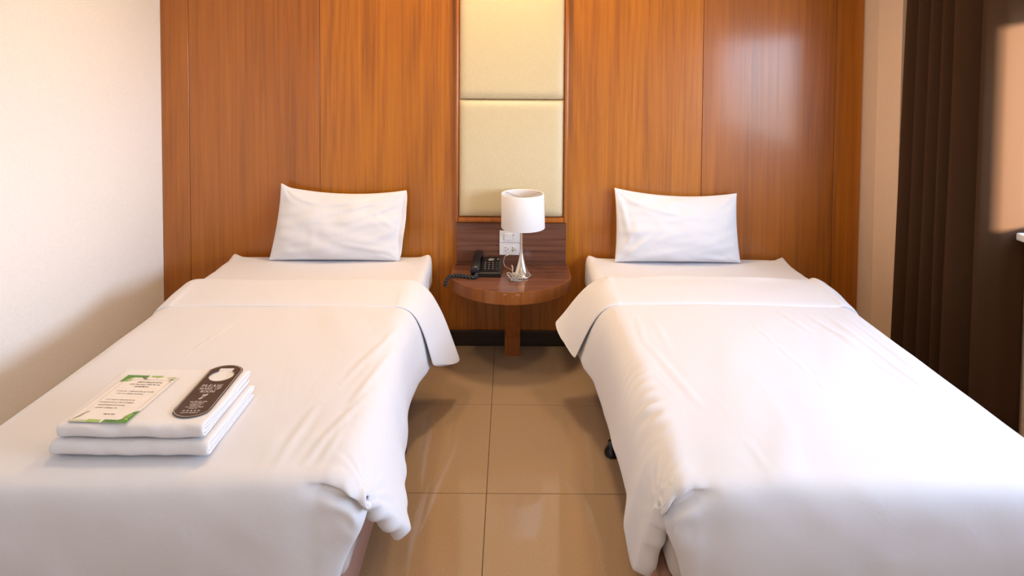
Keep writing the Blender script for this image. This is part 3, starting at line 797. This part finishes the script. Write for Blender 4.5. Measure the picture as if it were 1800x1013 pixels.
# ------------------------------------------------------------------ pillows
def pillow(label, corners, thick, seed, y_bot, y_top, flap, creases=(), peak=0):
    """corners: TL, TR, BR, BL as (x, z); leans against the wall"""
    TL, TR, BR, BL = [Vector(c) for c in corners]
    root = thing('pillow', label, 'pillow', ((BL.x+BR.x)/2, y_bot, BL.y), None)
    n = 44; V = []; Fc = []
    def outline(u, v):       # u,v in 0..1, v up
        p = (BL*(1-u)+BR*u)*(1-v)+(TL*(1-u)+TR*u)*v
        cu, cv = 4*u*(1-u), 4*v*(1-v)
        # edges draw in between the corners
        p.y -= .030*cu*(v**3)*1.0; p.y += .004*cu*(1-v)**3
        p.x += (.010*cv*(1-u)**3-.010*cv*u**3)
        p.y += peak*exp(-(u/.045)**2-((1-v)/.10)**2)
        return p
    def half(sgn):
        base = len(V)
        for j in range(n+1):
            for i in range(n+1):
                u = .5-.5*cos(pi*i/n); v = .5-.5*cos(pi*j/n)
                p = outline(u, v)
                U, W_ = 2*u-1, 2*v-1
                prof = (max(0, 1-abs(U)**2.6)*max(0, 1-abs(W_)**2.4))**.62
                th = thick*prof
                th *= 1+.25*(1-v)-.12*v
                y = y_bot+(y_top-y_bot)*v
                # creases: towards the corners and across
                cr = .010*nz((u*3+v*2.4)*1.4+seed, (u-v)*4, 1)+.007*nz((u*2-v*5)*2+seed, u*3+v, 4)+.004*nz(u*9, v*9+seed, 2)
                cor = exp(-((1-abs(U))**2+(1-abs(W_))**2)/.10)
                cr += .006*cor*sin(math.atan2(1-abs(W_)+.01, 1-abs(U)+.01)*12+seed)
                for (ua, va, ub, vb, wd, am) in creases:
                    ex, ey = ub-ua, vb-va; l2 = ex*ex+ey*ey; tt = max(0, min(1, ((u-ua)*ex+(v-va)*ey)/l2))
                    dd = math.hypot((u-ua-tt*ex), (v-va-tt*ey)*.55); cr += am*(exp(-(dd/wd)**2)-.6*exp(-((dd-wd*1.6)/wd)**2))*sin(pi*(.08+.84*tt))
                cr *= min(1, prof*2.2)
                yy = y-sgn*(th+cr) if sgn > 0 else min(-.034, y+th*.55)
                V.append((p.x, yy, p.y))
        for j in range(n):
            for i in range(n):
                a = base+j*(n+1)+i; f = (a, a+1, a+n+2, a+n+1); Fc.append(f if sgn > 0 else f[::-1])
    half(1); half(-1)
    case = obj('pillowcase', (V, Fc), 'pillowc', root, True, [('sub', 1)])
    if flap:        # open end of the pillowcase standing past the filling
        sg = flap; e0, e1 = (BR, TR) if sg > 0 else (BL, TL)
        for k, (dx, dy) in enumerate(((.012, -.012), (.010, .010))):
            V = []; Fc = []
            for j in range(25):
                v = j/24; p = e0*(1-v)+e1*v; y = y_bot+(y_top-y_bot)*v; cv = 4*v*(1-v)
                for i in range(7):
                    u = i/6
                    V.append((p.x+sg*(-.022-.010*cv+u*(.022+.010*cv+dx*cv**.7+.004*nz(v*4, k))), y-thick*.10*(1-u)*cv**.5*(1 if k == 0 else .1)+dy*u*cv+.005*sin(v*13+k*2)*u*cv, p.y-.003-(.004*cv*u)))
            for j in range(24):
                for i in range(6):
                    a = j*7+i; Fc.append((a, a+1, a+8, a+7))
            obj('pillowcase_flap', (V, Fc), 'pillowc', root, True, [('sol', .002), ('sub', 1)])
pillow('white pillow leaning on the wood wall between the white wall and the nightstand', [(-1.222, .872), (-.556, .853), (-.585, .497), (-1.262, .497)], .066, 1.0, -.125, -.052, 1, creases=[(.98, .97, .45, .72, .02, .007), (.95, .80, .62, .62, .018, .006), (.97, .12, .55, .28, .02, .006), (.75, .75, .98, .45, .016, .005), (.30, .55, .36, .10, .02, .004), (.04, .95, .4, .80, .02, .004)], peak=.014)
pillow('white pillow leaning on the wood wall between the nightstand and the brown curtain', [(.545, .873), (1.195, .848), (1.196, .498), (.540, .499)], .070, 4.4, -.125, -.052, 0, creases=[(.03, .04, .42, .62, .02, .008), (.05, .20, .16, .55, .02, .006), (.10, .88, .70, .66, .022, .006), (.03, .97, .10, .3, .02, .006), (.5, .97, .7, .82, .018, .005), (.98, .03, .6, .12, .02, .005), (.2, .93, .5, .80, .016, .004)])

# ------------------------------------------------------------------ towels, card, door hanger
def towel(label, x0, x1, yf, yb, z0, h, seed):
    root = thing('bath_towel', label, 'towel', ((x0+x1)/2, (yf+yb)/2, z0), 'folded towels on the bed')
    th = h/4; pad_ = th/2
    zl = [z0+th*(k+.5) for k in range(4)]; zm = z0+h/2
    path = []
    ro, ri = h/2-th/2, th/2
    m = 12
    def line(ya, yb_, z): 
        for k in range(m+1): path.append((ya+(yb_-ya)*k/m, z))
    line(yb+.004, yf+ro+th/2, zl[0])
    for k in range(1, 8): a = -pi/2-pi*k/8; path.append((yf+ro+th/2+ro*cos(a), zm+ro*sin(a)))
    line(yf+ro+th/2, yb-th*.9, zl[3])
    for k in range(1, 6): a = pi/2-pi*k/6; path.append((yb-th*.9+ri*cos(a)*1.3, zl[2]+th/2+ri*sin(a)))
    line(yb-th*.9, yf+ro+th/2, zl[2])
    for k in range(1, 6): a = pi/2+pi*k/6; path.append((yf+ro+th/2+ri*cos(a)*1.4, zm+ri*sin(a)))
    line(yf+ro+th/2, yb-.012, zl[1])
    V = []; Fc = []; nx = 30
    for k, (y, z) in enumerate(path):
        for i in range(nx+1):
            u = i/nx; e = min(u, 1-u)
            X = x0+u*(x1-x0)
            off = .004*nz(k*.22, seed, 1) if i in (0, nx) else 0
            zz = z+(.0016*nz(X*9+seed, y*9, 2) if z < z0+h*.9 else .0018*nz(X*8+seed, y*8, 2))
            zz = zm+(zz-zm)*(1-.10*max(0, 1-e/.05)**2)
            yy = y+(.007*nz(X*11+seed, z*40+X*9, 5)+.004*nz(X*26+z*50, z*60+seed, 3))*(1 if y < yf+.03 else .3)
            X2 = X+off+(.004*nz(y*9, z*60+seed, 9) if i in (0, nx) else 0)
            V.append((X2, yy, zz))
    n1 = nx+1
    for k in range(len(path)-1):
        for i in range(nx): Fc.append((k*n1+i, k*n1+i+1, (k+1)*n1+i+1, (k+1)*n1+i))
    obj('folded_cloth', (V, Fc), 'towel', root, True, [('sol', th*.86, 0), ('sub', 1)])
TZ = .5172; TH2 = .040
towel('folded white terry towel lying on the duvet, lower one of the pair', -1.196, -.783, -1.848, -1.535, TZ, TH2, 3.0)
towel('folded white terry towel with card and door hanger on it, upper one of the pair', -1.184, -.800, -1.838, -1.525, TZ+TH2+.001, TH2, 8.0)
CZ = TZ+2*TH2+.0035

dg = None
def text(name, body, size, mat, parent, frame, x, y, align='CENTER', bold=0, sx=1.0, shear=0):
    cu = bpy.data.curves.new('txt', 'FONT'); cu.body = body; cu.size = size; cu.align_x = align; cu.offset = bold; cu.resolution_u = 2; cu.shear = shear
    ob = bpy.data.objects.new('txt', cu); COL.objects.link(ob)
    bpy.context.view_layer.update()
    me = bpy.data.meshes.new_from_object(ob.evaluated_get(bpy.context.evaluated_depsgraph_get()))
    bpy.data.objects.remove(ob); bpy.data.curves.remove(cu)
    me.transform(Matrix.Translation((x, y, .0006)) @ Matrix.Diagonal((sx, 1, 1, 1)))
    me.name = name; me.materials.clear(); me.materials.append(M[mat])
    o = bpy.data.objects.new(name, me); COL.objects.link(o); o.parent = parent
    return o
def flat(name, polys, mat, parent, z=.0004, single=False):
    """each printed piece a part of its own; fine ink strokes stay one"""
    for grp in ([polys] if single else [[p] for p in polys]):
        bm = bmesh.new()
        for poly in grp: bm.faces.new([bm.verts.new((x, y, z)) for x, y in poly])
        me = bpy.data.meshes.new(name); bm.to_mesh(me); bm.free(); me.materials.append(M[mat])
        o = bpy.data.objects.new(name, me); COL.objects.link(o); o.parent = parent
        if single: o['kind'] = 'stuff'
def stroke(pts, wd):
    out = []
    for (x0, y0), (x1, y1) in zip(pts, pts[1:]):
        l = math.hypot(x1-x0, y1-y0) or 1; nx_, ny_ = -(y1-y0)/l*wd/2, (x1-x0)/l*wd/2
        out.append([(x0+nx_, y0+ny_), (x0-nx_, y0-ny_), (x1-nx_, y1-ny_), (x1+nx_, y1+ny_)])
    return out
def leaf(x, y, a, L, W_):
    pts = []
    for k in range(9):
        u = k/8; pts.append((u*L, W_*sin(pi*u)**.8/2))
    pts += [(u, -v) for u, v in pts[-2:0:-1]]
    return [(x+u*cos(a)-v*sin(a), y+u*sin(a)+v*cos(a)) for u, v in pts]
# notice card, local x right, y up (towards the wall), origin at its centre
card = tag(bpy.data.objects.new('notice_card', None), 'cream notice card with green leaf border lying on the upper towel', 'card'); COL.objects.link(card)
card.location = (-1.075, -1.702, CZ); card.rotation_euler = (0, 0, radians(-3.0))
CW, CH = .079, .125
o = obj('card_sheet', boxm(-CW, CW, -CH, CH, -.0006, 0), 'card'); o.parent = card
bw = .0008
flat('border_line', stroke([(-CW+.012, -CH+.030), (-CW+.012, CH-.026), (CW-.012, CH-.026), (CW-.012, -CH+.042)], bw), 'ink2', card, single=True)
g = []
g.append([(-CW, CH), (-.010, CH), (-.013, CH-.012), (-.048, CH-.013), (-.056, CH-.018), (-.062, CH-.034), (-CW, CH-.042)])
g.append([(CW, -CH), (.010, -CH), (.012, -CH+.014), (.048, -CH+.014), (.058, -CH+.020), (.064, -CH+.052), (CW, -CH+.060)])
flat('leaf_print', g, 'green', card)
flat('lime_print', [[(-.004, CH), (.034, CH), (.026, CH-.010), (-.002, CH-.008)], [(-.034, -CH), (.004, -CH), (.003, -CH+.012), (-.032, -CH+.013)],
     leaf(-.070, CH-.036, .9, .030, .008), leaf(-.064, CH-.040, .6, .022, .006), leaf(.066, -CH+.050, -2.0, .030, .007), leaf(.072, -CH+.046, -1.9, .028, .006), leaf(.056, -CH+.026, -.6, .022, .007)], 'lime', card, .0006)
flat('sage_print', [leaf(.044, CH-.010, .1, .030, .006), leaf(.052, CH-.016, -.3, .026, .006), leaf(CW-.004, CH-.004, -2.0, .032, .007), leaf(.066, CH-.030, -.8, .014, .004),
     [(-CW, -CH), (-.036, -CH), (-.034, -CH+.010), (-.060, -CH+.009), (-CW, -CH+.006)], leaf(-.074, -CH+.012, .9, .026, .005)], 'pale', card, .0005)
dk = []
for k in range(5): dk.append(leaf(-.030+.0045*k, CH-.006-.001*k, -.9-.12*k, .018, .0022))
for k in range(5): dk.append(leaf(-CW+.004+.0035*k, -CH+.010+.008*k, 1.0, .011, .003))
for k in range(5): dk.append(leaf(.018+.005*k, -CH+.003, 1.4-.2*k, .012, .002))
dk += stroke([(-.076, CH-.040), (-.058, CH-.008)], .0016)+stroke([(.076, -CH+.058), (.052, -CH+.010)], .0016)
flat('dark_leaf_print', dk, 'ink', card, .0008, True)
ring = [(.004+.017*cos(2*pi*k/24), CH-.016+.009*sin(2*pi*k/24)) for k in range(25)]
flat('oval_emblem', stroke(ring, .0007), 'ink2', card, .0007, True)
rnd = random.Random(5)
def marks(x0, x1, y, h, wd):
    """one line of lettering too small to read: word-like runs of tiny strokes"""
    out = []; x = x0
    while x < x1-h*.4:
        n_ = rnd.randint(3, 9)
        for k in range(n_):
            if x > x1-h*.4: break
            g_ = h*rnd.uniform(.42, .6); top = h*rnd.uniform(.7, 1.0)
            out += stroke([(x, y), (x, y+top)], wd)
            if rnd.random() < .7: out += stroke([(x, y+top*.95), (x+g_*.7, y+top*.95)], wd)
            if rnd.random() < .6: out += stroke([(x+g_*.6, y+top), (x+g_*.6, y)], wd)
            if rnd.random() < .25: out += stroke([(x, y+h*1.25), (x+g_*.8, y+h*1.3)], wd)
            x += g_+h*.14
        x += h*.45
    return out
for x0, x1, y, h, wd in ((-.024, .052, .083, .0052, .0012), (-.040, .054, .070, .0052, .0012), (-.016, .026, .057, .0052, .0012),
        (-.052, -.050, .031, .0046, .0009), (-.046, .056, .030, .0046, .0008), (-.044, .034, .017, .0046, .0008),
        (-.052, -.050, -.015, .0046, .0009), (-.046, .034, -.016, .0046, .0008), (-.060, .040, -.030, .0046, .0008), (-.054, .010, -.058, .0046, .0008), (-.008, .024, -.088, .0046, .0009)):
    flat('printed_text', marks(x0, x1, y, h, wd), 'ink', card, .0006, True)
text('printed_text', 'PLEASE MAKE UP ROOM', .0070, 'ink', card, None, -.056, -.044, 'LEFT', .0001, 1.0)
# door hanger
hang = tag(bpy.data.objects.new('door_hanger', None), 'dark brown door hanger card reading please make up room on the upper towel', 'door hanger'); COL.objects.link(hang)
hang.location = (-.866, -1.655, CZ+.001); hang.rotation_euler = (0, 0, radians(1.5))
DW, DH, DS = .0500, .148, .118
def outl(off):
    Wd, Hh, Sh = DW-off, DH-off, DS-off*.6
    h = Hh-Sh; R = (Wd*Wd+h*h)/(2*h); a0 = math.asin(min(1, Wd/R)); P_ = []
    for k in range(17): a = -a0+2*a0*k/16; P_.append((R*sin(-a), Sh-(R-h)+R*cos(a)))      # top arc, right to left
    P_ = [(-x, y) for x, y in P_]
    P_ = P_[::-1]
    return P_+[(-x, -y) for x, y in P_]
def polar(poly, c, a):
    d = Vector((cos(a), sin(a))); best = None
    for p, q in zip(poly, poly[1:]+poly[:1]):
        p, q = Vector(p)-c, Vector(q)-c; e = q-p; den = d.x*e.y-d.y*e.x
        if abs(den) < 1e-12: continue
        t_ = (p.x*e.y-p.y*e.x)/den; s_ = (p.x*d.y-p.y*d.x)/den
        if t_ > 0 and -1e-6 <= s_ <= 1+1e-6: best = t_ if best is None else min(best, t_)
    return c+d*(best or .01)
hc = Vector((0, .082))
def hole(a):
    r = .0355
    n_ = Vector((cos(a), sin(a)))
    if n_.y > .5 and abs(n_.x) < .55:         # tab notch towards the top end
        tt = min(.0215/max(abs(n_.x), 1e-6), .046/n_.y) if abs(n_.x) > 1e-6 else .046/n_.y
        r = max(r, tt)
    return hc+n_*r
NA = 144
def ringmesh(inner, outer, z0, z1):
    bm = bmesh.new(); A = [[], [], [], []]
    for k in range(NA):
        a = 2*pi*k/NA; i_, o_ = inner(a), outer(a)
        for L_, p, z in ((A[0], i_, z1), (A[1], o_, z1), (A[2], o_, z0), (A[3], i_, z0)): L_.append(bm.verts.new((p.x, p.y, z)))
    for k in range(NA):
        j = (k+1) % NA
        for q in range(4): bm.faces.new((A[q][k], A[q][j], A[(q+1) % 4][j], A[(q+1) % 4][k]))
    return bm
o = obj('hanger_card', ringmesh(hole, lambda a: polar(outl(0), hc, a), -.0012, 0), 'tag'); o.parent = hang
bm = bmesh.new()
def strip(off, wd, z):
    A = [polar(outl(off), hc, 2*pi*k/NA) for k in range(NA)]; B = [polar(outl(off+wd), hc, 2*pi*k/NA) for k in range(NA)]
    va = [bm.verts.new((p.x, p.y, z)) for p in A]; vb = [bm.verts.new((p.x, p.y, z)) for p in B]
    for k in range(NA): j = (k+1) % NA; bm.faces.new((va[k], va[j], vb[j], vb[k]))
strip(.0028, .0013, .0004)
o = obj('border_line', bm, 'tagwhite'); o.parent = hang
def arc(cx_, cy_, rx, ry, a0, a1, n_=10):
    return [(cx_+rx*cos(radians(a0+(a1-a0)*k/n_)), cy_+ry*sin(radians(a0+(a1-a0)*k/n_))) for k in range(n_+1)]
TK, TN = .17, .085          # thick and thin strokes of a roman capital, height 1
def foot_(x, y): return ([(x-.13, y), (x+.13, y)], .06)
GL = {   # advance width, strokes
 'P': (.66, [([(.16, 0), (.16, 1)], TK), ([(.08, .96), (.36, .96)]+arc(.36, .73, .22, .23, 90, -90)+[(.16, .50)], TN+.03), foot_(.16, .03), ([(.03, .97), (.2, .97)], .06)]),
 'L': (.66, [([(.16, 0), (.16, 1)], TK), foot_(.16, .97), ([(.03, .04), (.6, .04), (.62, .26)], TN)]),
 'E': (.68, [([(.16, 0), (.16, 1)], TK), ([(.03, .04), (.6, .04), (.62, .25)], TN), ([(.03, .96), (.57, .96), (.58, .76)], TN), ([(.16, .52), (.44, .52)], TN), ([(.44, .40), (.44, .64)], .05)]),
 'A': (.80, [([(.12, .02), (.40, 1)], TN), ([(.38, 1), (.68, .02)], TK), ([(.22, .36), (.58, .36)], TN), foot_(.12, .03), foot_(.68, .03)]),
 'S': (.60, [(arc(.30, .74, .20, .22, 30, 270, 12)[:-1]+arc(.30, .27, .22, .24, 90, -150, 12), TN+.05)]),
 'M': (.98, [([(.16, 0), (.18, 1)], TN), ([(.16, 1), (.48, .06)], TK), ([(.48, .06), (.80, 1)], TN), ([(.82, 0), (.80, 1)], TK), foot_(.16, .03), foot_(.82, .03)]),
 'K': (.78, [([(.16, 0), (.16, 1)], TK), ([(.18, .42), (.58, .97)], TN), ([(.30, .56), (.66, .03)], TK), foot_(.16, .03), foot_(.16, .97), foot_(.66, .03), foot_(.58, .97)]),
 'U': (.80, [([(.16, 1), (.16, .32)]+arc(.39, .30, .23, .27, 180, 360)+[(.62, 1)], TN+.03), ([(.16, 1), (.16, .3)], TK), foot_(.16, .97), foot_(.62, .97)]),
 'R': (.76, [([(.16, 0), (.16, 1)], TK), ([(.08, .96), (.36, .96)]+arc(.36, .74, .21, .22, 90, -90)+[(.16, .52)], TN+.03), ([(.36, .50), (.64, .03)], TK), foot_(.16, .03), ([(.56, .03), (.76, .03)], .06)]),
 'O': (.82, [(arc(.40, .5, .31, .47, 0, 360, 22), TN+.06)]), ' ': (.36, [])}
def roman(body, h, y, width):
    tot = sum(GL[c][0] for c in body); sx_ = width/(tot*h); x = -width/2
    for c in body:
        adv, st = GL[c]
        pol = []
        for pts, wd in st: pol += stroke([(x+px_*h*sx_, y+py_*h) for px_, py_ in pts], wd*h)
        if pol: flat('printed_letter', pol, 'tagwhite', hang, .0006, True)
        x += adv*h*sx_
roman('PLEASE', .0140, .0115, .060); roman('MAKE UP', .0115, -.0035, .060); roman('ROOM', .0115, -.0195, .041)
ic = [leaf(-.004, -.030, -1.2, .013, .006), leaf(.009, -.028, -2.3, .014, .006), leaf(.000, -.036, -1.7, .022, .0075), leaf(.006, -.040, -2.6, .012, .005), leaf(-.003, -.046, -1.9, .012, .0045)]
flat('duster_icon', ic, 'tagwhite', hang, .0006, True)
for y, wd_, h in ((-.071, .047, .0042), (-.0775, .036, .0034), (-.085, .037, .0040), (-.0915, .029, .0034), (-.099, .048, .0042), (-.1055, .023, .0034), (-.128, .046, .0046)):
    flat('printed_text', marks(-wd_/2, wd_/2, y, h, .0008), 'tagwhite', hang, .0006, True)
for k in range(5):           # row of five small square characters
    x = -.020+.010*k
    flat('printed_character', stroke([(x-.003, -.1135), (x+.003, -.1135)], .0011)+stroke([(x-.003, -.1175), (x+.003, -.1175)], .0011)+stroke([(x-.0005*k, -.1120), (x, -.1190)], .0012)+stroke([(x+.0026, -.113), (x+.0018+.0003*k, -.119)], .0010), 'tagwhite', hang, .0006, True)

# ------------------------------------------------------------------ curtain
ct = thing('curtain', 'dark brown pleated curtain drawn aside at the window', 'curtain', (1.97, -.58, 0))
peaks = [-.10, -.20, -.30, -.39, -.475, -.56, -.65, -.82, -.95]
def pleat(y):
    for k, (a, b) in enumerate(zip(peaks, peaks[1:])):
        if b <= y <= a: return cos(2*pi*(a-y)/(a-b)), (a-b)
    return (1, .1)
V = []; Fc = []; ny, nzv = 200, 22
for j in range(nzv+1):
    v = j/nzv; z = .03+v*2.40
    for i in range(ny+1):
        u = i/ny
        yb = -.235+u*(-.890+.235)
        c, wd = pleat(yb)
        amp = (.030+.15*(wd-.07))*(.80+.20*(1-v))
        lean = .085*(1-v)*(1-u)**1.3
        x = 1.972-amp*c*1.25+.006*nz(u*7, v*2, 3)
        x += .13*sm(.955, 1.0, u)
        y = yb+lean+.010*nz(u*5, v*2.2, 1)*(1-v)
        y += .030*sm(.955, 1.0, u)
        y += .012*sin(2*pi*(peaks[0]-yb)/.09)*.35
        V.append((min(x, XR-.012), y, z))
for j in range(nzv):
    for i in range(ny):
        a = j*(ny+1)+i; Fc.append((a, a+1, a+ny+2, a+ny+1))
obj('curtain_panel', (V, Fc), 'curtain', ct, True, [('sol', .003)])
for k in range(8):
    y = -.26-.09*k
    bm, _ = lathe(bmesh.new(), [(.004, 0), (.004, .03), (.007, .032), (.007, .04), (0, .04)], (1.972, y, 2.42), 10)
    obj('glider', bm, 'metalwhite', ct)
rl = tag(obj('curtain_track', boxm(1.947, 1.997, -3.6, -.22, 2.46, 2.485, bev=.004), 'metalwhite'), 'white curtain track above the window', 'curtain track')
for y in (-.45, -1.95, -3.45):
    b_ = obj('track_bracket', boxm(1.962, 1.982, y-.01, y+.01, 2.485, ZC), 'metalwhite'); b_.parent = rl
